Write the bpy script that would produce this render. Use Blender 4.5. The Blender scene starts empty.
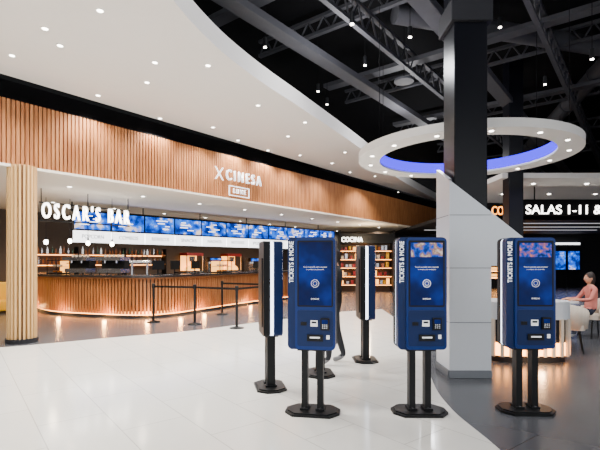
import bpy, bmesh, math, random
from mathutils import Matrix, Vector
random.seed(7)
F=440.0; HZ=262.0; CH=1.55
LM=2.5
def px(u,d): return (u-300)/F*d
def pz(v,d): return CH+(HZ-v)/F*d
def lin(c):
    c=c/255.0
    return c/12.92 if c<=0.04045 else ((c+0.055)/1.055)**2.4
def C(r,g,b): return (lin(r),lin(g),lin(b),1)

# ---------------------------------------------------------------- materials
def mat(name,col,rough=0.5,metal=0.0,emis=None,es=0.0,noise=0.08,nscale=8.0,spec=0.5,bump=0.0):
    m=bpy.data.materials.new(name); m.use_nodes=True
    nt=m.node_tree; b=nt.nodes['Principled BSDF']
    tc=nt.nodes.new('ShaderNodeTexCoord'); n=nt.nodes.new('ShaderNodeTexNoise')
    n.inputs['Scale'].default_value=nscale; n.inputs['Detail'].default_value=4
    nt.links.new(tc.outputs['Object'],n.inputs['Vector'])
    mx=nt.nodes.new('ShaderNodeMix'); mx.data_type='RGBA'
    mx.inputs['A'].default_value=tuple(max(0,c*(1-noise)) for c in col[:3])+(1,)
    mx.inputs['B'].default_value=tuple(min(1,c*(1+noise)) for c in col[:3])+(1,)
    nt.links.new(n.outputs['Fac'],mx.inputs['Factor'])
    nt.links.new(mx.outputs['Result'],b.inputs['Base Color'])
    b.inputs['Roughness'].default_value=rough; b.inputs['Metallic'].default_value=metal
    b.inputs['Specular IOR Level'].default_value=spec
    if emis: 
        b.inputs['Emission Color'].default_value=emis; b.inputs['Emission Strength'].default_value=es
    if bump>0:
        bp=nt.nodes.new('ShaderNodeBump'); bp.inputs['Strength'].default_value=bump
        nt.links.new(n.outputs['Fac'],bp.inputs['Height']); nt.links.new(bp.outputs['Normal'],b.inputs['Normal'])
    return m
def tile(name,c1,c2,grout,w,h,rough,rot=0.0,mortar=0.006):
    m=mat(name,c1,rough); nt=m.node_tree; b=nt.nodes['Principled BSDF']
    tc=nt.nodes.new('ShaderNodeTexCoord'); mp=nt.nodes.new('ShaderNodeMapping'); mp.inputs['Rotation'].default_value[2]=rot
    br=nt.nodes.new('ShaderNodeTexBrick'); br.inputs['Scale'].default_value=1
    br.inputs['Brick Width'].default_value=w; br.inputs['Row Height'].default_value=h
    br.inputs['Mortar Size'].default_value=mortar; br.inputs['Mortar Smooth'].default_value=0.2
    br.inputs['Color1'].default_value=c1; br.inputs['Color2'].default_value=c2; br.inputs['Mortar'].default_value=grout
    br.offset=0.5
    nt.links.new(tc.outputs['Object'],mp.inputs['Vector']); nt.links.new(mp.outputs['Vector'],br.inputs['Vector'])
    n=nt.nodes.new('ShaderNodeTexNoise'); n.inputs['Scale'].default_value=1.3; n.inputs['Detail'].default_value=5
    nt.links.new(tc.outputs['Object'],n.inputs['Vector'])
    mr=nt.nodes.new('ShaderNodeMapRange'); mr.inputs['To Min'].default_value=0.96; mr.inputs['To Max'].default_value=1.04
    nt.links.new(n.outputs['Fac'],mr.inputs['Value'])
    mx=nt.nodes.new('ShaderNodeVectorMath'); mx.operation='SCALE'
    nt.links.new(br.outputs['Color'],mx.inputs[0]); nt.links.new(mr.outputs['Result'],mx.inputs['Scale'])
    nt.links.new(mx.outputs['Vector'],b.inputs['Base Color'])
    return m
def wood(name,c1,c2,rough=0.45):
    m=mat(name,c1,rough,spec=.3); nt=m.node_tree; b=nt.nodes['Principled BSDF']
    tc=nt.nodes.new('ShaderNodeTexCoord'); mp=nt.nodes.new('ShaderNodeMapping'); mp.inputs['Scale'].default_value=(9,9,0.9)
    n=nt.nodes.new('ShaderNodeTexNoise'); n.inputs['Scale'].default_value=2; n.inputs['Detail'].default_value=6
    cr=nt.nodes.new('ShaderNodeValToRGB'); cr.color_ramp.elements[0].color=c1; cr.color_ramp.elements[1].color=c2
    cr.color_ramp.elements[0].position=0.3; cr.color_ramp.elements[1].position=0.7
    nt.links.new(tc.outputs['Object'],mp.inputs['Vector']); nt.links.new(mp.outputs['Vector'],n.inputs['Vector'])
    nt.links.new(n.outputs['Fac'],cr.inputs['Fac']); nt.links.new(cr.outputs['Color'],b.inputs['Base Color'])
    return m
def screen(name,cols,scale,es,pos=None):
    m=bpy.data.materials.new(name); m.use_nodes=True; nt=m.node_tree; b=nt.nodes['Principled BSDF']
    b.inputs['Base Color'].default_value=(0.002,0.002,0.004,1); b.inputs['Roughness'].default_value=0.2; b.inputs['Specular IOR Level'].default_value=0.08
    tc=nt.nodes.new('ShaderNodeTexCoord'); n=nt.nodes.new('ShaderNodeTexNoise')
    n.inputs['Scale'].default_value=scale; n.inputs['Detail'].default_value=3
    cr=nt.nodes.new('ShaderNodeValToRGB'); e=cr.color_ramp.elements
    e[0].position=0.36; e[1].position=0.66; e[0].color=cols[0]; e[1].color=cols[-1]
    for i,c in enumerate(cols[1:-1]):
        x=e.new(0.36+0.3*(i+1)/(len(cols)-1)); x.color=c
    nt.links.new(tc.outputs['Object'],n.inputs['Vector']); nt.links.new(n.outputs['Fac'],cr.inputs['Fac'])
    nt.links.new(cr.outputs['Color'],b.inputs['Emission Color']); b.inputs['Emission Strength'].default_value=es
    return m

M={}
M['tile_white']=tile('white_tile',C(220,219,214),C(217,216,211),C(180,179,175),1.2,0.6,0.13,math.radians(52),0.005)
M['tile_dark']=tile('dark_tile',C(72,74,79),C(68,70,75),C(52,54,58),1.2,0.6,0.26,math.radians(52),0.005)
M['white']=mat('white_plaster',C(230,226,221),0.7,noise=0.02)
M['soffit']=mat('bar_soffit_plaster',C(228,220,206),0.7,noise=0.02)
M['black']=mat('black_paint',C(10,10,12),0.9,noise=0.2,nscale=2,spec=.1)
M['charcoal']=mat('charcoal_paint',C(34,34,38),0.7,spec=.2)
M['steel_dark']=mat('dark_steel',C(54,54,58),0.6,0.0,noise=0.2,spec=.3)
M['duct']=mat('duct_steel',C(60,60,64),0.6,0.0,noise=0.15,spec=.3)
M['wood']=wood('oak_slats',C(142,86,48),C(182,122,74))
M['wood_dark']=wood('oak_backing',C(60,36,22),C(80,50,32))
M['panel']=mat('white_metal_panel',C(206,210,216),0.35,0.1,noise=0.02)
M['seam']=mat('panel_seam',C(110,114,120),0.6)
M['col']=mat('column_navy_gloss',C(12,13,19),0.3,0.0,spec=.2)
M['kblue']=mat('kiosk_blue',C(6,32,80),0.4,0.0,noise=0.04,spec=.25)
M['kblue2']=mat('kiosk_bezel_blue',C(6,42,108),0.35,0.0,noise=0.03,spec=.25)
M['kblack']=mat('kiosk_black',C(10,11,14),0.5,0.0,spec=.25)
M['kpost']=mat('kiosk_post_black',C(12,13,15),0.45,0.2,spec=.3)
M['led']=mat('led_strip',C(240,245,255),0.4,emis=C(225,235,255),es=5)
M['ledblue']=mat('led_blue',C(4,2,80),0.6,emis=(0.04,0.0,1.0,1),es=3.0,spec=.0)
M['ledwarm']=mat('led_warm',C(255,190,110),0.4,emis=(1.0,0.36,0.07,1),es=13)
M['lamp']=mat('lamp_glow',C(255,250,240),0.4,emis=C(255,246,232),es=18)
M['txt']=mat('lettering_white',C(245,245,245),0.5,emis=C(245,248,255),es=1.2)
M['txtlit']=mat('lettering_lit',C(255,255,250),0.4,emis=C(255,250,240),es=8)
M['orange']=mat('lettering_orange',C(255,160,40),0.4,emis=(1.0,0.30,0.02,1),es=5)
M['scr']=screen('kiosk_screen',[(0.001,0.004,0.03,1),(0.002,0.010,0.09,1),(0.003,0.03,0.28,1)],2.4,1.2)
M['scrtop']=screen('kiosk_screen_artwork',[(0.005,0.03,0.25,1),(0.01,0.12,0.8,1),(0.4,0.2,0.12,1),(0.8,0.65,0.6,1)],16,1.1)
M['scrtop2']=screen('kiosk_screen_artwork_warm',[(0.005,0.02,0.12,1),(0.01,0.08,0.6,1),(0.3,0.12,0.3,1),(1,0.3,0.1,1)],20,1.1)
M['menu']=screen('menu_screen',[(0.002,0.015,0.16,1),(0.004,0.06,0.55,1),(0.01,0.2,1,1),(1,0.75,0.55,1)],3.2,1.9)
M['lightbox']=mat('menu_lightbox',C(240,240,240),0.4,emis=C(245,246,250),es=3.6)
M['label']=mat('white_label',C(235,235,235),0.5,emis=C(245,246,250),es=0.6)
M['ink']=mat('dark_ink',C(30,30,40),0.6)
M['gold']=mat('gold_fluting',C(200,160,106),0.4,0.1)
M['topdark']=mat('counter_stone',C(48,42,40),0.25,noise=0.3,nscale=30)
M['chrome']=mat('chrome',C(190,190,195),0.2,0.9)
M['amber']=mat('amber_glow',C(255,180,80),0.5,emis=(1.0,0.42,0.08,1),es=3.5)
M['red']=mat('red_plastic',C(150,30,30),0.4)
M['bottle']=mat('bottle_glass_green',C(30,66,40),0.1)
M['bottle2']=mat('bottle_glass_amber',C(140,76,26),0.1)
M['cream']=mat('cream_upholstery',C(206,194,178),0.8,bump=0.05,nscale=60)
M['yellow']=mat('yellow_upholstery',C(208,160,16),0.8)
M['skin']=mat('skin',C(206,146,114),0.55)
M['hair']=mat('dark_hair',C(36,24,18),0.6)
M['pink']=mat('pink_knit',C(196,116,104),0.85)
M['denim']=mat('dark_denim',C(36,42,58),0.85)
M['grey_tr']=mat('grey_trousers',C(44,46,52),0.85)
M['jacket']=mat('black_jacket',C(24,26,32),0.8)
M['shoe']=mat('pale_shoe',C(130,130,134),0.6)
M['bwall']=mat('bar_wall_paint',C(72,58,48),0.7)
M['lwall']=mat('lounge_wall_paint',C(120,104,84),0.7)

# ---------------------------------------------------------------- builder
class MB:
    def __init__(s,name,loc=(0,0,0),rot=0.0):
        s.name=name; s.loc=loc; s.rot=rot; s.v=[]; s.f=[]; s.m=[]; s.mats=[]; s.sm=[]
    def mi(s,k):
        if k not in s.mats: s.mats.append(k)
        return s.mats.index(k)
    def add(s,vs,fs,k,smooth=False):
        o=len(s.v); s.v+= [tuple(x) for x in vs]; i=s.mi(k)
        for f in fs: s.f.append([o+a for a in f]); s.m.append(i); s.sm.append(smooth)
    def box(s,c,d,k,rz=0.0,bev=0):
        x,y,z=c; a,b,h=d[0]/2,d[1]/2,d[2]/2
        cs,sn=math.cos(rz),math.sin(rz); vs=[]
        for sz in(-1,1):
            for sx,sy in((-1,-1),(1,-1),(1,1),(-1,1)):
                X,Y=sx*a,sy*b; vs.append((x+X*cs-Y*sn,y+X*sn+Y*cs,z+sz*h))
        s.add(vs,[(3,2,1,0),(4,5,6,7),(0,1,5,4),(1,2,6,5),(2,3,7,6),(3,0,4,7)],k)
    def prism(s,poly,z0,z1,k,kside=None):
        n=len(poly)
        ar=sum(poly[i][0]*poly[(i+1)%n][1]-poly[(i+1)%n][0]*poly[i][1] for i in range(n))
        if ar<0: poly=poly[::-1]
        vs=[(p[0],p[1],z0) for p in poly]+[(p[0],p[1],z1) for p in poly]
        s.add(vs,[list(range(n))[::-1],list(range(n,2*n))],k)
        s.add(vs,[(i,(i+1)%n,n+(i+1)%n,n+i) for i in range(n)],kside or k)
    def xz(s,poly,y0,y1,k):   # polygon in XZ extruded along Y
        n=len(poly)
        ar=sum(poly[i][0]*poly[(i+1)%n][1]-poly[(i+1)%n][0]*poly[i][1] for i in range(n))
        if ar<0: poly=poly[::-1]
        vs=[(p[0],y0,p[1]) for p in poly]+[(p[0],y1,p[1]) for p in poly]
        s.add(vs,[list(range(n)),list(range(n,2*n))[::-1]]+[((i+1)%n,i,n+i,n+(i+1)%n) for i in range(n)],k)
    def rr(s,cx,cz,w,h,r,y0,y1,k,seg=5):
        s.xz(rrect(cx,cz,w,h,r,seg),y0,y1,k)
    def cyl(s,p0,p1,r0,k,r1=None,seg=14,smooth=True):
        r1=r0 if r1 is None else r1
        p0=Vector(p0);p1=Vector(p1);d=(p1-p0).normalized()
        a=d.orthogonal().normalized(); b=d.cross(a)
        vs=[]
        for p,r in((p0,r0),(p1,r1)):
            for i in range(seg):
                t=2*math.pi*i/seg; vs.append(p+a*math.cos(t)*r+b*math.sin(t)*r)
        s.add(vs,[(i,(i+1)%seg,seg+(i+1)%seg,seg+i) for i in range(seg)],k,smooth)
        s.add(vs,[list(range(seg))[::-1],list(range(seg,2*seg))],k)
    def ell(s,c,r,k,seg=14,rings=9,t0=0,t1=math.pi):
        vs=[];fs=[]
        for j in range(rings+1):
            t=t0+(t1-t0)*j/rings
            for i in range(seg):
                p=2*math.pi*i/seg
                vs.append((c[0]+r[0]*math.sin(t)*math.cos(p),c[1]+r[1]*math.sin(t)*math.sin(p),c[2]+r[2]*math.cos(t)))
        for j in range(rings):
            for i in range(seg):
                fs.append((j*seg+i,(j+1)*seg+i,(j+1)*seg+(i+1)%seg,j*seg+(i+1)%seg))
        s.add(vs,fs,k,True)
    def done(s,bevel=0.0):
        me=bpy.data.meshes.new(s.name); me.from_pydata(s.v,[],s.f)
        for k in s.mats: me.materials.append(M[k])
        for p,i,q in zip(me.polygons,s.m,s.sm): p.material_index=i; p.use_smooth=q
        me.update()
        ob=bpy.data.objects.new(s.name,me); bpy.context.collection.objects.link(ob)
        ob.location=s.loc; ob.rotation_euler=(0,0,s.rot)
        if bevel>0:
            b=ob.modifiers.new('bevel','BEVEL'); b.width=bevel; b.segments=2; b.limit_method='ANGLE'; b.angle_limit=math.radians(50)
        return ob
def rrect(cx,cz,w,h,r,seg=5):
    out=[]
    for (sx,sz,a0) in((1,1,0),(-1,1,90),(-1,-1,180),(1,-1,270)):
        for i in range(seg+1):
            t=math.radians(a0+90*i/seg)
            out.append((cx+sx*(w/2-r)+r*math.cos(t),cz+sz*(h/2-r)+r*math.sin(t)))
    return out
def text(s,parent,loc,w,h,k,rot=(math.pi/2,0,0),ext=0.01,name='lettering'):
    cu=bpy.data.curves.new(name,'FONT'); cu.body=s; cu.align_x='CENTER'; cu.align_y='CENTER'; cu.size=1; cu.extrude=0.02
    cu.materials.append(M[k])
    ob=bpy.data.objects.new(name,cu); bpy.context.collection.objects.link(ob)
    bpy.context.view_layer.update()
    d=ob.dimensions; sx=w/max(d[0],1e-3); sy=h/max(d[1],1e-3)
    ob.scale=(sx,sy,ext/0.02)
    ob.rotation_euler=rot; ob.location=loc; ob.parent=parent
    return ob
def catmull(P,n=8):
    out=[]; Q=[P[0]]+list(P)+[P[-1]]
    for i in range(1,len(Q)-2):
        a,b,c,d=[Vector(q) for q in Q[i-1:i+3]]
        for j in range(n):
            t=j/n
            out.append(tuple(0.5*((2*b)+(c-a)*t+(2*a-5*b+4*c-d)*t*t+(3*b-a-3*c+d)*t**3)))
    out.append(tuple(P[-1])); return out
def light(kind,name,loc,e,col=(1,0.95,0.88),parent=None,size=0.08,cone=110,blend=0.7,rot=(0,0,0)):
    L=bpy.data.lights.new(name,kind); L.energy=e*LM; L.color=col; L.shadow_soft_size=size
    if kind=='SPOT': L.spot_size=math.radians(cone); L.spot_blend=blend
    ob=bpy.data.objects.new(name,L); bpy.context.collection.objects.link(ob); ob.location=loc; ob.rotation_euler=rot
    if parent: ob.parent=parent
    return ob

FA=math.radians(52.1); FO=(-5.6,8.2)
ux,uy=math.cos(FA),math.sin(FA)
def fw(s,b):  # fascia frame -> world (s along, b backwards)
    return (FO[0]+s*ux-b*uy, FO[1]+s*uy+b*ux)
ZC=5.07; ZS=3.4; ZT=4.66; ZB=7.2

# ---------------------------------------------------------------- shell
m=MB('floor')
m.add([(-22,-7,-.003),(20,-7,-.003),(20,34,-.003),(-22,34,-.003)],[(0,1,2,3)],'tile_dark')
rb=catmull([(1.75,-7),(1.7,0),(1.66,2.5),(1.65,3.7),(1.6,4.6),(1.7,5.6),(2.08,7.3),(2.4,9.3),(2.6,11.4),(2.7,14.5)],6)
lb=catmull([(1.4,13.8),(0.0,12.4),(-1.2,11.2),(-2.5,9.9),(-3.9,9.0),(-5.4,8.0),(-8,6.8),(-16,5)],6)
poly=rb+lb+[(-16,-7)]
m.add([(p[0],p[1],0) for p in poly],[list(range(len(poly)))],'tile_white')
m.done()
m=MB('ceiling'); m.box((-1,13.5,ZB+.05),(42,41,.1),'black'); m.done()
edge=catmull([(-1.3,-7),(-1.7,0),(-1.85,3.5),(-1.75,5.6),(-1.4,7.1),(-.8,8.5),(0,10),(1.15,12.2),(2.5,14.9),(4.7,19.6),(8.6,26.3)],6)
poly=edge+[fw(22.8,0.0),fw(-16,0.0),(-15.4,-7)]
m=MB('ceiling_dropped'); m.prism(poly,ZC,ZC+.34,'white'); m.done()
m=MB('wall_fascia',(FO[0],FO[1],0),FA)
m.box((3.2,.12,(ZS+ZT)/2),(39,.06,ZT-ZS),'wood_dark')
m.box((3.2,.28,(ZT+ZC)/2),(39,.06,ZC-ZT),'black')
m.box((3.2,.16,ZT+.01),(39,.26,.03),'black')
m.box((3.2,.07,ZS-.02),(39,.2,.05),'soffit')
x=-16.0
while x<22.6:
    m.box((x,.06,(ZS+ZT)/2),(.058,.06,ZT-ZS-.02),'wood'); x+=.08
fas=m.done()
m=MB('ceiling_bar',(FO[0],FO[1],0),FA)
m.box((3.2,4.3,ZS+.05),(39,8.2,.1),'soffit'); m.done()
m=MB('wall_bar',(FO[0],FO[1],0),FA); m.box((3.2,8.3,2.2),(39,.15,4.4),'bwall'); m.done()
m=MB('wall_back'); m.box((7,26.9,3.6),(26,.2,7.2),'charcoal'); m.done()
m=MB('wall_right'); m.box((19.5,10,3.6),(.2,34,7.2),'black'); m.done()
m=MB('wall_left'); m.box((-15.6,-1,2.6),(.2,12,5.2),'lwall'); m.done()

# ---------------------------------------------------------------- logo on fascia
lg=MB('wall_logo_sign',(*fw(6.15,-.03),0),FA)
zc=4.05
lg.box((0,0,zc-.29),(.80,.03,.02),'txt'); lg.box((0,0,zc-.56),(.80,.03,.02),'txt')
lg.box((-.40,0,zc-.425),(.02,.03,.29),'txt'); lg.box((.40,0,zc-.425),(.02,.03,.29),'txt')
ex=-.80
for sx in(-1,1):
    q=[(ex+sx*-.17,zc-.18),(ex+sx*-.11,zc-.18),(ex+sx*.17,zc+.18),(ex+sx*.11,zc+.18)]
    lg.add([(a,-.02,b) for a,b in q],[(0,1,2,3),(3,2,1,0)],'txt')
lo=lg.done()
text('C I N E S A',lo,(.20,-.01,zc),1.45,.30,'txt',ext=.03); text('L U X E',lo,(0,-.01,zc-.425),.5,.13,'txt',ext=.02)

# ---------------------------------------------------------------- downlights
dl=MB('ceiling_downlights'); pos=[]
def dlight(x,y,z,r=.042):
    dl.cyl((x,y,z-.012),(x,y,z+.001),r*1.35,'white',seg=16); dl.cyl((x,y,z-.016),(x,y,z-.012),r,'lamp',seg=16)
pts=[(45,28),(12,55),(155,62),(147,82),(208,65),(213,127),(258,105),(98,95),(160,118),(300,155),(288,136),(332,163),(238,140),(345,152),(375,176),(398,192),(305,122),(100,10),(60,45),(175,134),(268,150),(350,172),(415,200),(318,178),(262,165)]
for u,v in pts:
    d=(ZC-CH)*F/(HZ-v); pos.append((px(u,d),d)); dlight(px(u,d),d,ZC)
for (x,y) in [(-3,3.2),(-5.5,3.6),(-3.2,.6),(-6,.4),(-3,-2.5),(-6,-2.8),(-9,1),(-9,-3)]:
    pos.append((x,y)); dlight(x,y,ZC)
for s in range(-2,20,2):
    x,y=fw(s,1.6); dlight(x,y,ZS,.05)
    x,y=fw(s+1,4.9); dlight(x,y,ZS,.05)
dlo=dl.done()
for i,(x,y) in enumerate(pos):
    if y<16: light('SPOT','downlight_lamp',(x,y,ZC-.05),165,(1,.95,.89),dlo,cone=125)
    elif i%2==0: light('SPOT','downlight_lamp',(x,y,ZC-.05),260,(1,.95,.88),dlo,cone=130)
for s in range(-2,20,2):
    x,y=fw(s,1.6); light('SPOT','downlight_lamp',(x,y,ZS-.05),80,(1,.84,.64),dlo,cone=150)
    x,y=fw(s+1,4.9); light('SPOT','downlight_lamp',(x,y,ZS-.05),120,(1,.80,.56),dlo,cone=160)

# ---------------------------------------------------------------- open black ceiling services
m=MB('ceiling_trusses',(0,0,0),FA)
def truss(x0,y0,x1,y1,z,h,k='steel_dark'):
    a=Vector((x0,y0,0));b=Vector((x1,y1,0));L=(b-a).length;d=(b-a)/L;ang=math.atan2(d.y,d.x);c=(a+b)/2
    m.box((c.x,c.y,z),(L,.10,.07),k,ang); m.box((c.x,c.y,z+h),(L,.10,.07),k,ang)
    n=int(L/h/1.2); 
    for i in range(n):
        p=a+d*(L*i/n); q=a+d*(L*(i+.5)/n); r=a+d*(L*(i+1)/n)
        m.cyl((p.x,p.y,z),(q.x,q.y,z+h),.022,k,seg=6); m.cyl((q.x,q.y,z+h),(r.x,r.y,z),.022,k,seg=6)
for b in(-12.5,-9.6,-6.7,-3.9): truss(0,b,30,b,6.0,.55)
for b in(-1.2,1.6,4.4): truss(-2,b,30,b,6.15,.45)
for s in(4,8,12,16,20,24): truss(s,-16,s,7.5,6.65,.35)
for b in(-11,-8.0,-5.2,.2,3.0,5.6): m.box((14,b,6.0),(34,.30,.05),'duct'); m.box((14,b-.15,6.05),(34,.02,.14),'duct'); m.box((14,b+.15,6.05),(34,.02,.14),'duct')
for s in(6.0,10.2,14.5): m.box((s,-4,6.45),(.3,22,.1),'duct')
m.done()
m=MB('ventilation_ducts')
m.cyl((6.2,5,6.75),(11.5,24,6.75),.24,'duct',seg=24); m.cyl((2.0,9.3,6.8),(9,11.2,6.8),.2,'duct',seg=24)
for i in range(8):
    t=i/8; m.cyl((6.2+5.3*t,5+19*t,6.75),(6.22+5.3*t,5.08+19*t,6.75),.26,'steel_dark',seg=24)
m.done()
m=MB('track_spotlights')
for u,v,d in[(265,48,8.5),(318,92,11),(327,105,12),(365,66,9.5),(592,60,8),(410,38,8),(545,85,10),(352,25,7),(500,28,8.5),(560,130,15)]:
    x,z=px(u,d),pz(v,d)
    m.cyl((x,d,z+.02),(x,d,z+.2),.04,'kblack'); m.cyl((x,d,z+.005),(x,d,z+.02),.03,'lamp'); m.cyl((x,d,z+.2),(x,d,ZB),.006,'black',seg=6)
for u,v,d in[(404,82,10)]:
    x,z=px(u,d),pz(v,d); m.cyl((x,d,z),(x,d,z+.05),.22,'duct',seg=24); m.cyl((x,d,z+.05),(x,d,ZB),.006,'black',seg=6)
tr=m.done()
for (x,y) in[(3.5,3),(4,8),(6,5),(9,9),(3.8,13)]: light('SPOT','track_lamp',(x,y,5.3),150,(1,.95,.9),tr,cone=110)
for (x,y,e) in[(.5,5.2,60),(4.2,4.6,22),(7.5,7,18),(3.0,12.5,60),(1.0,8.6,70),(5,17,60)]: light('POINT','truss_fill_light',(x,y,5.35),e,(.95,.96,1),tr,size=.15)  # added fill lights that lift the dark steelwork; no track fixtures at these points

# ---------------------------------------------------------------- columns, cladding, rings
m=MB('column_dark'); m.box((2.315,6.18,3.6),(.45,.45,7.2),'col'); m.box((2.315,6.18,4.95),(.56,.56,.3),'charcoal')
m.done(.012)
m=MB('column_cladding')
F0=5.89
m.xz([(2.0,0),(2.56,0),(2.56,2.22),(2.0,2.65)],F0,F0+.05,'panel')
vs=[(2.0,F0+.05,0),(2.0,6.45,0),(2.0,6.45,2.90),(2.0,F0+.05,2.67)]
m.add(vs+[(2.05,b,c) for a,b,c in vs],[(0,3,2,1),(4,5,6,7),(3,7,6,2),(1,2,6,5)],'panel')
m.xz([(2.56,1.5),(3.04,1.5),(3.04,1.84),(2.56,2.22)],F0,F0+.05,'panel')
for z in(.74,1.47,2.18): m.box((2.28,F0-.001,z),(.56,.004,.008),'seam'); m.box((1.999,6.19,z),(.004,.52,.008),'seam')
m.box((2.28,F0-.012,.05),(.57,.02,.1),'seam'); m.box((1.99,6.17,.05),(.02,.56,.1),'seam')
m.done()
m=MB('column_dark'); m.box((6.01,12.42,3.6),(.40,.40,7.2),'col'); m.done(.012)
m=MB('column_dark'); m.box((9.0,9.6,3.6),(.6,.6,7.2),'col'); m.done(.012)

def ring(cx,cy,z,R,r,name='ceiling_ring_lamp'):
    m=MB(name); seg=72
    prof=[(R,z,'white'),(R,z+.14,'panel'),(r+.04,z+.26,'black'),(r,z+.26,'ledblue'),(r,z+.04,'panel'),(r,z,'white')]
    n=len(prof)
    for i in range(seg):
        a=2*math.pi*i/seg;b=2*math.pi*(i+1)/seg
        for j in range(n):
            p,q=prof[j],prof[(j+1)%n]
            vs=[(cx+p[0]*math.cos(a),cy+p[0]*math.sin(a),p[1]),(cx+p[0]*math.cos(b),cy+p[0]*math.sin(b),p[1]),
                (cx+q[0]*math.cos(b),cy+q[0]*math.sin(b),q[1]),(cx+q[0]*math.cos(a),cy+q[0]*math.sin(a),q[1])]
            m.add(vs,[(0,1,2,3)],p[2])
    for i in range(14):
        t=2*math.pi*i/14+.1; x=cx+(R+r)/2*math.cos(t); y=cy+(R+r)/2*math.sin(t)
        m.cyl((x,y,z-.008),(x,y,z+.002),.035,'lamp',seg=12)
    for i in range(6):
        t=2*math.pi*i/6+.3; x=cx+(R+r)/2*math.cos(t); y=cy+(R+r)/2*math.sin(t)
        m.cyl((x,y,z+.15),(x,y,ZB),.005,'black',seg=6)
    ob=m.done()
    for i in range(0,6):
        t=2*math.pi*i/6; light('SPOT','ring_lamp_spot',(cx+(R+r)/2*math.cos(t),cy+(R+r)/2*math.sin(t),z-.03),40,(1,.96,.92),ob,cone=120)
ring(3.22,8.70,3.60,2.04,1.62)
ring(8.3,8.3,3.75,2.04,1.62)

# ---------------------------------------------------------------- kiosks
def kiosk(x,y,rot,art='scrtop',name='ticket_kiosk'):
    m=MB(name,(x,y,0),rot)
    W=.485; z0,z1=.665,1.80; zc=(z0+z1)/2; H=z1-z0
    bp=[(-.28,-.07),(-.19,-.18),(.19,-.18),(.28,-.07),(.28,.07),(.19,.18),(-.19,.18),(-.28,.07)]
    m.prism(bp,0.0,.022,'kpost'); m.prism([(a*.9,b*.88) for a,b in bp],.022,.034,'kpost')
    for sx in(-1,1):
        m.box((sx*.08,0,.37),(.062,.10,.68),'kpost'); m.box((sx*.08,0,.045),(.09,.14,.02),'kpost')
        for q in(-.055,.055): m.cyl((sx*.08,q,.055),(sx*.08,q,.063),.01,'chrome',seg=8)
    m.box((0,0,.66),(.3,.16,.03),'kpost')
    # shells: front, led seam, rear
    m.rr(0,zc,W,H,.045,-.115,-.01,'kblue')
    m.rr(0,zc,W-.012,H-.012,.04,-.01,.03,'led')
    m.rr(0,zc,W,H,.045,.03,.11,'kblack')
    m.rr(0,zc-.05,W-.14,H-.3,.03,.11,.125,'kblack')
    # raised screen module on the right of the front
    m.rr(.04,zc,.405,H-.008,.04,-.135,-.115,'kblue2')
    m.rr(.04,1.433,.36,.665,.012,-.139,-.135,'kblack')
    m.xz([(-.125,1.115),(.205,1.115),(.205,1.75),(-.125,1.75)],-.1405,-.139,'scr')
    if art: m.xz([(-.118,1.60),(.198,1.60),(.198,1.742),(-.118,1.742)],-.142,-.1405,art)
    for rr0,rr1 in((.036,.040),(.018,.021)):
        for i in range(24):
            a=2*math.pi*i/24;b=2*math.pi*(i+1)/24
            m.add([(.04+r*math.cos(t),-.1425,1.335+r*math.sin(t)) for r,t in((rr0,a),(rr1,a),(rr1,b),(rr0,b))],[(0,1,2,3),(3,2,1,0)],'label')
    # lower service panel
    m.rr(.04,.885,.36,.36,.02,-.139,-.135,'kblue')
    m.box((.14,-.15,.93),(.085,.03,.12),'kblack'); m.box((.14,-.167,.955),(.06,.004,.04),'scr')
    for i in range(3):
        for j in range(3): m.box((.12+.02*i,-.167,.925-.016*j),(.012,.004,.01),'chrome')
    m.box((.03,-.142,.935),(.07,.006,.06),'label'); m.box((.03,-.146,.945),(.05,.003,.02),'ink')
    m.box((-.075,-.142,.93),(.06,.006,.035),'kblack')
    m.box((.04,-.146,.79),(.16,.016,.065),'kblack'); m.box((.04,-.156,.795),(.10,.004,.014),'label')
    m.box((.17,-.14,.80),(.03,.004,.04),'label')
    ob=m.done()
    text('TICKETS & MORE',ob,(-.203,-.117,1.55),.42,.045,'txt',rot=(math.pi/2,-math.pi/2,0),ext=.002)
    text('Toca la pantalla para empezar',ob,(.04,-.1425,1.50),.24,.015,'label',ext=.0008)
    text('y compra tus entradas',ob,(.04,-.1425,1.475),.18,.013,'label',ext=.0008)
    text('EMPEZAR',ob,(.04,-.1425,1.18),.08,.014,'label',ext=.0008)
    return ob
R=math.radians
kiosk(px(313,4.5),4.55,R(-9),None)
kiosk(px(419,4.55),4.55,R(0))
kiosk(px(525,4.6),4.6,R(-2),'scrtop2')
kiosk(px(270,5.45),5.45,R(102),None)
kiosk(px(320,6.1),6.1,R(96),None)
kiosk(px(365,6.95),6.95,R(91),None)

# ---------------------------------------------------------------- bar counter
fr=catmull([(-9.6,15.4),(-8.83,14.5),(-7.4,13.1),(-5.64,12.35),(-4.3,12.1),(-3.55,12.7),(-3.0,13.8),(-1.58,16.6),(.6,20.2)],10)
def offset(P,o):
    out=[]
    for i,p in enumerate(P):
        a=Vector(P[max(i-1,0)]);b=Vector(P[min(i+1,len(P)-1)]); t=(b-a).normalized(); out.append((p[0]-t.y*o,p[1]+t.x*o))
    return out
def band(m,P,o0,o1,z0,z1,k):
    a=offset(P,o0);b=offset(P,o1)
    for i in range(len(P)-1):
        vs=[(a[i][0],a[i][1],z0),(a[i+1][0],a[i+1][1],z0),(b[i+1][0],b[i+1][1],z0),(b[i][0],b[i][1],z0),
            (a[i][0],a[i][1],z1),(a[i+1][0],a[i+1][1],z1),(b[i+1][0],b[i+1][1],z1),(b[i][0],b[i][1],z1)]
        m.add(vs,[(3,2,1,0),(4,5,6,7),(0,1,5,4),(1,2,6,5),(2,3,7,6),(3,0,4,7)],k)
m=MB('bar_counter')
band(m,fr,.10,.62,0.0,1.12,'wood_dark'); band(m,fr,-.10,.66,1.12,1.18,'topdark'); band(m,fr,.02,.1,0,.07,'charcoal')
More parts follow.
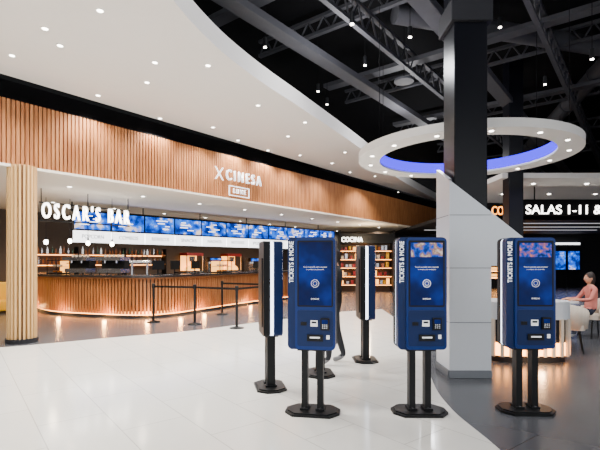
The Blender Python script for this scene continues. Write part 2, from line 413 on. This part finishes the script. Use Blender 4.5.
band(m,fr,.075,.10,.07,.17,'ledwarm'); band(m,fr,-.02,.03,1.07,1.12,'wood')
acc=0
for i in range(len(fr)-1):
    a=Vector(fr[i]);b=Vector(fr[i+1]);L=(b-a).length;t=(b-a)/L;n=Vector((-t.y,t.x))
    while acc<L:
        p=a+t*acc+n*.05; m.box((p.x,p.y,.60),(.06,.06,1.0),'wood',math.atan2(t.y,t.x)); acc+=.105
    acc-=L
bar=m.done()
for i in range(5,len(fr)-4,9):
    p=offset(fr,-.16)[i]; light('POINT','plinth_glow',(p[0],p[1],.14),9,(1,.48,.15),bar,size=.05)

# menu boards
MA=math.atan2(9.3,8.7)
m=MB('menu_boards',(-6.9,13.4,0),MA)
nb=11; wd=12.7/nb
for i in range(nb):
    x=(i+.5)*wd
    m.box((x,.06,2.84),(wd-.02,.1,.58),'kblack'); m.box((x,.005,2.84),(wd-.06,.01,.53),'menu')
    m.box((x,.03,2.34),(wd-.03,.1,.36),'lightbox')
    for j in range(4): m.box((x+random.uniform(-.3,.3),-.003,2.99-.09*j),(random.uniform(.15,.45),.004,.025),'lightbox')
m.box((6.35,.12,3.15),(12.8,.12,.06),'kblack'); m.box((6.35,.12,2.54),(12.8,.1,.03),'kblack')
for i in range(0,nb+1,2): m.cyl((i*wd,.12,3.1),(i*wd,.12,ZS),.02,'kblack',seg=8)
mo=m.done()
for i,tx in enumerate(['POPCORN','COMBOS','REFRESCOS','SNACKS','NACHOS','HOT DOGS','PIZZA','CAFE','DULCES','HELADOS','COMBOS']):
    text(tx,mo,((i+.5)*wd,-.025,2.34),.66,.12,'ink',ext=.004)
# bar name sign
a=(-6.45,11.0); L=2.36; cx,cy=a[0]+ux*L/2,a[1]+uy*L/2
m=MB('bar_name_sign',(cx,cy,0),FA)
m.box((0,.05,2.60),(L+.1,.03,.03),'kblack'); m.box((0,.05,3.05),(L+.1,.03,.03),'kblack')
for sx in(-1,0,1): m.cyl((sx*L/2,.05,2.58),(sx*L/2,.05,ZS),.012,'kblack',seg=8)
so=m.done()
tt=text("O S C A R ' S   B A R",so,(0,0,2.83),L,.40,'txtlit',ext=.04)
tt.data.offset=0.005

# back bar: counter, shelves, bottles
m=MB('back_bar_shelving',(FO[0],FO[1],0),FA)
m.box((12,7.85,.46),(18,.62,.92),'charcoal'); m.box((12,7.82,.945),(18.1,.7,.05),'topdark')
for z in(1.45,1.85): m.box((6.2,8.05,z),(6,.3,.03),'wood'); m.box((6.2,8.2,z-.03),(6,.02,.02),'ledwarm')
for x in(3.2,5.2,7.2,9.2): m.box((x,8.05,1.55),(.04,.32,1.2),'kblack')
m.done()
m=MB('bottles',(FO[0],FO[1],0),FA)
for z in(1.466,1.866):
    x=3.35
    while x<9.1:
        k=random.choice(['bottle','bottle2','chrome','label','bottle2']); h=random.uniform(.2,.3)
        m.cyl((x,8.03,z),(x,8.03,z+h*.65),.04,k,seg=8); m.cyl((x,8.03,z+h*.65),(x,8.03,z+h*.75),.04,k,.015,seg=8); m.cyl((x,8.03,z+h*.75),(x,8.03,z+h),.015,k,seg=8)
        x+=random.uniform(.11,.2)
m.done()
def popper(s,b,z=.971,col='red'):
    x,y=fw(s,b); m=MB('popcorn_warmer',(x,y,z),FA)
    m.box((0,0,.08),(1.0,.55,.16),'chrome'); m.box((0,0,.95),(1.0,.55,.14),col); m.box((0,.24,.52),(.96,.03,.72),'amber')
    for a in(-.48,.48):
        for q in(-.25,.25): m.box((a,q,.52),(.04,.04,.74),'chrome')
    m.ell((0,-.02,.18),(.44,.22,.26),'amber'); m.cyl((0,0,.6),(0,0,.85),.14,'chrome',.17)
    m.done()
for s in(10.6,13.2,16.5): popper(s,7.82)
def dispenser(s,b,z=.971):
    x,y=fw(s,b); m=MB('drink_dispenser',(x,y,z),FA)
    m.box((0,.1,.4),(.8,.4,.8),'chrome'); m.box((0,-.12,.7),(.8,.2,.22),'kblack'); m.box((0,-.12,.05),(.8,.3,.08),'kblack'); m.box((0,-.225,.7),(.7,.01,.14),'menu')
    for i in range(5): m.cyl((-.3+.15*i,-.14,.5),(-.3+.15*i,-.14,.6),.025,'label',seg=8)
    m.done()
for s in(11.9,14.8,18.2): dispenser(s,7.78)
def on_counter(i,o): 
    p=offset(fr,o)[i]; t=Vector(fr[i+1])-Vector(fr[i]); return p[0],p[1],math.atan2(t.y,t.x)
def espresso(i):
    x,y,r=on_counter(i,.36); m=MB('coffee_machine',(x,y,1.181),r)
    for a in(-.33,.33):
        for q in(-.15,.15): m.cyl((a,q,0),(a,q,.06),.02,'kblack',seg=8)
    m.box((0,.04,.12),(.8,.4,.12),'chrome'); m.box((0,.12,.3),(.8,.24,.26),'kblack'); m.box((0,0,.46),(.84,.44,.1),'chrome')
    for a in(-.2,.2): m.cyl((a,-.08,.34),(a,-.08,.41),.04,'chrome'); m.cyl((a,-.08,.345),(a,-.26,.33),.013,'kblack',seg=8)
    for a in(-.3,-.15,0,.15,.3): m.cyl((a,.05,.51),(a,.05,.58),.035,'cream',.04,seg=10)
    m.done()
def till(i):
    x,y,r=on_counter(i,.36); m=MB('till_monitor',(x,y,1.181),r)
    m.box((0,0,.01),(.22,.2,.02),'kblack'); m.cyl((0,.02,.02),(0,.02,.18),.02,'kblack',seg=8)
    m.box((0,0,.28),(.38,.03,.26),'kblack'); m.box((0,.017,.28),(.34,.004,.22),'menu'); m.box((0,-.05,.06),(.08,.1,.03),'kblack'); m.done()
def cabinet(i,k='amber'):
    x,y,r=on_counter(i,.36); m=MB('pastry_display_case',(x,y,1.181),r)
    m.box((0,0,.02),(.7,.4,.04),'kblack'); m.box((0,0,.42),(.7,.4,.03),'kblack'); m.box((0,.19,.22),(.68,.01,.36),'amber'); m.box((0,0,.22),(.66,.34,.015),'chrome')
    for a in(-.34,.34):
        for q in(-.19,.19): m.box((a,q,.22),(.02,.02,.38),'kblack')
    for a in(-.22,-.07,.08,.22): m.ell((a,-.02,.07),(.05,.06,.03),'bottle2',10,6); m.ell((a,-.02,.26),(.05,.06,.03),'cream',10,6)
    m.done()
espresso(24); espresso(31); cabinet(18); till(46); till(53); till(60); cabinet(65); till(71)
m=MB('beer_tap_tower',(on_counter(38,.3)[0],on_counter(38,.3)[1],1.181),0.3)
m.cyl((-.2,0,0),(-.2,0,.35),.035,'chrome'); m.cyl((.2,0,0),(.2,0,.35),.035,'chrome'); m.cyl((-.27,0,.37),(.27,0,.37),.05,'chrome')
for a in(-.2,-.07,.07,.2): m.cyl((a,-.05,.37),(a,-.12,.32),.012,'chrome',seg=8); m.cyl((a,-.06,.4),(a,-.06,.55),.016,'kblack',seg=8)
m.done()
for u,v,d in[(46,242,12.6),(70,241,12.9),(88,243,12.7),(112,244,12.8)]:
    x,z=px(u,d),pz(v,d); m=MB('pendant_lamp'); 
    m.cyl((x,d,z+.1),(x,d,ZS),.006,'kblack',seg=6); m.cyl((x,d,z+.06),(x,d,z+.14),.025,'kblack'); m.ell((x,d,z),(.06,.06,.075),'lamp'); m.done()

# stanchions with belts
SP=[(-3.78,11.35),(-2.62,10.95),(-1.48,10.3),(-.55,12.1),(-2.3,13.0)]
for i,(x,y) in enumerate(SP):
    m=MB('queue_barrier_post',(x,y,0),0)
    m.cyl((0,0,0),(0,0,.015),.17,'kblack',seg=24); m.cyl((0,0,.015),(0,0,.045),.16,'kblack',.04,seg=24)
    m.cyl((0,0,.03),(0,0,.94),.032,'kblack'); m.cyl((0,0,.88),(0,0,.98),.042,'kblack'); m.cyl((0,0,.98),(0,0,.995),.042,'kblack',.025)
    if i<len(SP)-1:
        a=Vector((SP[i+1][0]-x,SP[i+1][1]-y)); L=a.length; r=math.atan2(a.y,a.x)
        m.box((a.x/2,a.y/2,.92),(L-.09,.006,.05),'kblack',r)
    m.done()

# gold fluted column and lounge
m=MB('column_gold_slatted'); cx,cy=px(22,8.55),8.55
m.cyl((cx,cy,0),(cx,cy,.08),.28,'charcoal',seg=24); m.cyl((cx,cy,.08),(cx,cy,ZS),.19,'wood_dark',seg=24)
for i in range(22):
    t=2*math.pi*i/22; m.box((cx+.225*math.cos(t),cy+.225*math.sin(t),(ZS+.08)/2),(.06,.036,ZS-.08),'gold',t)
m.done()
m=MB('lounge_sofa',(-9.35,13.3,0),FA)
m.box((0,0,.22),(1.8,.75,.3),'yellow'); m.box((0,.33,.62),(1.8,.18,.6),'yellow'); m.box((-.9,0,.4),(.16,.78,.5),'yellow'); m.box((.9,0,.4),(.16,.78,.5),'yellow')
for a in(-.8,.8):
    for q in(-.3,.3): m.cyl((a,q,0),(a,q,.08),.025,'kblack',seg=8)
m.done(.04)

# kitchen storefront
m=MB('kitchen_storefront'); yk=22.9
m.box((3.5,yk+.9,1.6),(2.8,.1,3.2),'bwall'); m.box((2.08,yk+.45,1.6),(.08,1.0,3.2),'kblack'); m.box((4.9,yk+.45,1.6),(.08,1.0,3.2),'kblack')
m.box((3.5,yk+.4,2.78),(2.8,1.0,.5),'kblack')
for z in(.35,.8,1.25,1.7,2.15):
    m.box((3.5,yk+.65,z),(2.7,.45,.04),'wood'); m.box((3.5,yk+.45,z-.03),(2.7,.02,.02),'ledwarm')
    x=2.25
    while x<4.75: 
        h=random.uniform(.14,.3); m.box((x,yk+.6,z+.02+h/2),(.13,.2,h),random.choice(['amber','cream','red','bottle2','yellow','chrome'])); x+=random.uniform(.16,.3)
ko=m.done()
text('COCINA',ko,(px(352,22.8),-.12+yk,2.70),1.1,.24,'txtlit',ext=.03)
light('POINT','storefront_lamp',(3.3,21.4,2.6),60,(1,.75,.45),ko,size=.1)

# ---------------------------------------------------------------- right side
m=MB('ceiling_entrance'); m.box((12.3,14.9,3.97),(13.3,5.2,.14),'white'); m.box((12.3,22,3.3),(13.3,9,.14),'charcoal')
m.box((12.3,17.55,3.6),(13.3,.1,.75),'charcoal')
for y in(13.2,15.2):
    for x in(7,8.6,10.2,11.8): m.cyl((x,y,3.885),(x,y,3.9),.05,'lamp')
for y in(19,21,23): m.box((11,y,3.22),(9,.06,.03),'label')
eo=m.done()
for x in(7.5,10.5,13.5): light('SPOT','entrance_lamp',(x,14.5,3.8),110,(.85,.92,1),eo,cone=150); light('SPOT','entrance_lamp',(x,21,3.1),130,(1,.9,.8),eo,cone=150)
m=MB('screens_direction_sign'); yd=13.6
m.box((10.7,yd+.1,3.24),(8.6,.14,.50),'black')
for x in(7.3,9.5,12,14.5): m.cyl((x,yd+.1,3.45),(x,yd+.1,3.9),.02,'kblack',seg=8)
do=m.done()
text('SALAS 1-11 & IMAX',do,((px(526,yd)+px(638,yd))/2,yd+.02,pz(210,yd)),px(638,yd)-px(526,yd),.28,'txtlit',ext=.02)
text('CO',do,(px(498,yd),yd+.02,pz(211,yd)),.36,.27,'orange',ext=.02)
m=MB('illuminated_posters')
for u in(545,560,574): 
    x=px(u,26.7); m.box((x,26.755,1.3),(.75,.07,2.6),'kblack'); m.box((x,26.71,1.65),(.68,.02,1.1),'menu')
m.box((px(560,26.7),26.7,2.66),(2.4,.06,.12),'lightbox')
m.done()
m=MB('concession_wall_display')
xx=px(505,26.7); m.box((xx,26.6,1.4),(2.2,.35,2.8),'kblack')
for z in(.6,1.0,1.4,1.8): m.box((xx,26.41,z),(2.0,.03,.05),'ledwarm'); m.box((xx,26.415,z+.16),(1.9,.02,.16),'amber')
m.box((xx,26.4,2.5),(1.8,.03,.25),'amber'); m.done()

# cafe counter with glowing slats
m=MB('cafe_counter'); x0,x1,y0,y1=2.92,4.28,6.75,7.55
fp=rrect((x0+x1)/2,(y0+y1)/2,x1-x0,y1-y0,.3,8)
sh=lambda k:[((a-(x0+x1)/2)*k+(x0+x1)/2,(b-(y0+y1)/2)*k+(y0+y1)/2) for a,b in fp]
m.prism(sh(.9),0,.1,'charcoal'); m.prism(sh(.93),.1,.86,'charcoal'); m.prism(sh(.95),.1,.3,'ledwarm'); m.prism(fp,.86,.93,'panel'); m.prism(sh(1.0),.66,.86,'panel')
n=len(fp)
per=[Vector(p) for p in sh(.98)]; acc=0
for i in range(n):
    a=per[i];b=per[(i+1)%n];L=(b-a).length
    if L<1e-5: continue
    while acc<L:
        p=a+(b-a)/L*acc; m.box((p.x,p.y,.38),(.05,.04,.58),'cream',math.atan2((b-a).y,(b-a).x)); acc+=.13
    acc-=L
co=m.done(); light('POINT','counter_glow',(3.6,6.55,.15),4,(1,.6,.3),co,size=.05)
def chair(x,y,rot,k='cream'):
    m=MB('cafe_chair',(x,y,0),rot)
    for a in(-.2,.2):
        for q in(-.2,.2): m.cyl((a*1.1,q*1.1,0),(a*.8,q*.8,.4),.014,'kblack',.018,seg=8)
    m.prism(rrect(0,0,.5,.48,.12),.38,.47,k)
    N=16; R0,R1=.27,.32
    for i in range(N):
        a=math.radians(-20+220*i/N);b=math.radians(-20+220*(i+1)/N)
        h=lambda t:.62+.2*max(0,math.sin(t))**.7
        vs=[]
        for t in(a,b):
            for r,z in((R0-.02,.40),(R1-.02,.40),(R1,h(t)),(R0+.01,h(t))): vs.append((r*math.cos(t),r*math.sin(t)*.95,z))
        m.add(vs,[(0,4,5,1),(1,5,6,2),(2,6,7,3),(3,7,4,0)]+([(0,1,2,3)] if i==0 else [])+([(7,6,5,4)] if i==N-1 else []),k,True)
    m.done()
chair(4.72,7.75,R(150)); chair(5.0,8.35,R(120)); chair(5.0,10.1,R(10)); chair(6.1,9.1,R(-90))
m=MB('cafe_table',(5.35,9.1,0))
m.cyl((0,0,0),(0,0,.02),.22,'kblack',seg=24); m.cyl((0,0,.02),(0,0,.71),.03,'kblack'); m.cyl((0,0,.71),(0,0,.745),.36,'panel',seg=32)
m.done()

# ---------------------------------------------------------------- people
def person(name,loc,rot,J,E,region,headc,hairlen=.0,scale=1.0):
    me=bpy.data.meshes.new(name+'_skel'); me.from_pydata([j[0] for j in J],E,[]); 
    ob=bpy.data.objects.new(name+'_skel',me); bpy.context.collection.objects.link(ob)
    sk=ob.modifiers.new('skin','SKIN'); sk.use_smooth_shade=True
    lay=me.skin_vertices[0].data
    for i,j in enumerate(J): lay[i].radius=(j[1],j[2] if len(j)>2 else j[1]); lay[i].use_root=(i==0)
    sb=ob.modifiers.new('sub','SUBSURF'); sb.levels=2; sb.render_levels=2
    dg=bpy.context.evaluated_depsgraph_get(); dg.update()
    ev=bpy.data.meshes.new_from_object(ob.evaluated_get(dg))
    m=MB(name,loc,rot)
    vs=[tuple(v.co) for v in ev.vertices]; o=len(m.v); m.v+=vs
    for p in ev.polygons:
        m.f.append(list(p.vertices)); m.m.append(m.mi(region(p.center))); m.sm.append(True)
    bpy.data.objects.remove(ob)
    hx,hy,hz=headc
    m.ell((hx,hy,hz),(.074,.092,.112),'skin',18,12)
    m.ell((hx,hy+.016,hz+.018),(.084,.098,.112),'hair',18,8,0,math.pi*.52)
    m.ell((hx,hy+.04,hz-.01),(.08,.076,.10+hairlen),'hair',16,10)
    m.ell((hx,hy-.098,hz-.012),(.012,.018,.022),'skin',8,6)
    for s in(-1,1):
        m.ell((hx+s*.076,hy+.0,hz-.005),(.01,.02,.03),'skin',8,6)
        m.ell((hx+s*.03,hy-.083,hz+.012),(.012,.008,.008),'cream',8,6); m.ell((hx+s*.03,hy-.09,hz+.012),(.006,.004,.006),'hair',8,6)
        m.box((hx+s*.03,hy-.086,hz+.032),(.032,.008,.006),'hair')
    m.ell((hx,hy-.084,hz-.052),(.024,.01,.007),'red',10,6)
    return m.done()
def hand(J,E,w,palm,d,side):
    base=len(J); J.append((palm,.034,.022)); E.append((w,base))
    d=Vector(d).normalized(); up=Vector((0,0,1)); sd=d.cross(up).normalized()
    for i,(o,l) in enumerate(((-.03,.07),(-.01,.08),(.01,.075),(.03,.058))):
        p=Vector(palm)+sd*o*side+d*.03
        q=p+d*l*.5+Vector((0,0,-.004)); r=q+d*l*.4+Vector((0,0,-.022))
        k=len(J); J+= [(tuple(p),.010),(tuple(q),.009),(tuple(r),.0075)]; E+= [(base,k),(k,k+1),(k+1,k+2)]
    p=Vector(palm)-sd*.035*side; q=p-sd*.02*side+d*.04; k=len(J); J+= [(tuple(p),.012),(tuple(q),.010)]; E+= [(base,k),(k,k+1)]
# standing
J=[((0,0,.95),.155,.115),((0,0,1.1),.14,.105),((0,.0,1.28),.165,.115),((0,.01,1.43),.10,.08),((0,0,1.51),.055),((0,-.01,1.57),.055)]
E=[(0,1),(1,2),(2,3),(3,4),(4,5)]
for s in(-1,1):
    b=len(J); J+= [((s*.17,.01,1.39),.065),((s*.22,-.02,1.12),.048),((s*.17,-.24,1.12),.032)]; E+= [(3,b),(b,b+1),(b+1,b+2)]
    hand(J,E,b+2,(s*.16,-.32,1.14),(0,-1,.2),s)
    f=.10 if s<0 else -.10
    b=len(J); J+= [((s*.09,f*.2,.86),.092),((s*.10,f*.9-.02,.49),.066),((s*.10,f*1.6+.03,.10),.046),((s*.105,f*1.6-.06,.045),.04,.035),((s*.11,f*1.6-.15,.035),.036,.028)]
    E+= [(0,b),(b,b+1),(b+1,b+2),(b+2,b+3),(b+3,b+4)]
def reg1(c):
    if c.z<.085: return 'shoe'
    if c.z<.93: return 'grey_tr'
    if c.z>1.49: return 'skin'
    if c.y<-.25 : return 'skin'
    return 'jacket'
person('standing_man',(.53,6.75,0),R(-75),J,E,reg1,(0,-.02,1.64))
# seated
J=[((0,0,.56),.15,.12),((0,.02,.70),.125,.10),((0,.01,.88),.14,.105),((0,.0,1.02),.085,.07),((0,-.01,1.09),.046),((0,-.02,1.14),.05)]
E=[(0,1),(1,2),(2,3),(3,4),(4,5)]
for s in(-1,1):
    b=len(J); J+= [((s*.15,0,.99),.055),((s*.20,-.14,.78),.043),((s*.12,-.36,.785),.028)]; E+= [(3,b),(b,b+1),(b+1,b+2)]
    hand(J,E,b+2,(s*.11,-.43,.785),(0,-1,0),s)
    b=len(J); J+= [((s*.09,-.06,.545),.085),((s*.10,-.42,.53),.062),((s*.10,-.40,.10),.042),((s*.10,-.47,.045),.036,.03),((s*.105,-.56,.035),.03,.026)]
    E+= [(0,b),(b,b+1),(b+1,b+2),(b+2,b+3),(b+3,b+4)]
def reg2(c):
    if c.z<.085: return 'shoe'
    if c.z<.60: return 'denim'
    if c.z>1.07: return 'skin'
    if c.y<-.33: return 'skin'
    return 'pink'
person('seated_woman',(5.98,9.05,0),R(-90),J,E,reg2,(0,-.03,1.21),.05)

# ---------------------------------------------------------------- world, camera
w=bpy.data.worlds.new('world'); bpy.context.scene.world=w; w.use_nodes=True
w.node_tree.nodes['Background'].inputs['Color'].default_value=(.92,.96,1,1); w.node_tree.nodes['Background'].inputs['Strength'].default_value=2.2
cam=bpy.data.cameras.new('camera'); co=bpy.data.objects.new('camera',cam); bpy.context.collection.objects.link(co)
co.location=(0,0,CH); co.rotation_euler=(math.pi/2,0,0); cam.sensor_width=36; cam.lens=36*F/600; cam.shift_y=37/600
cam.clip_end=200
bpy.context.scene.camera=co
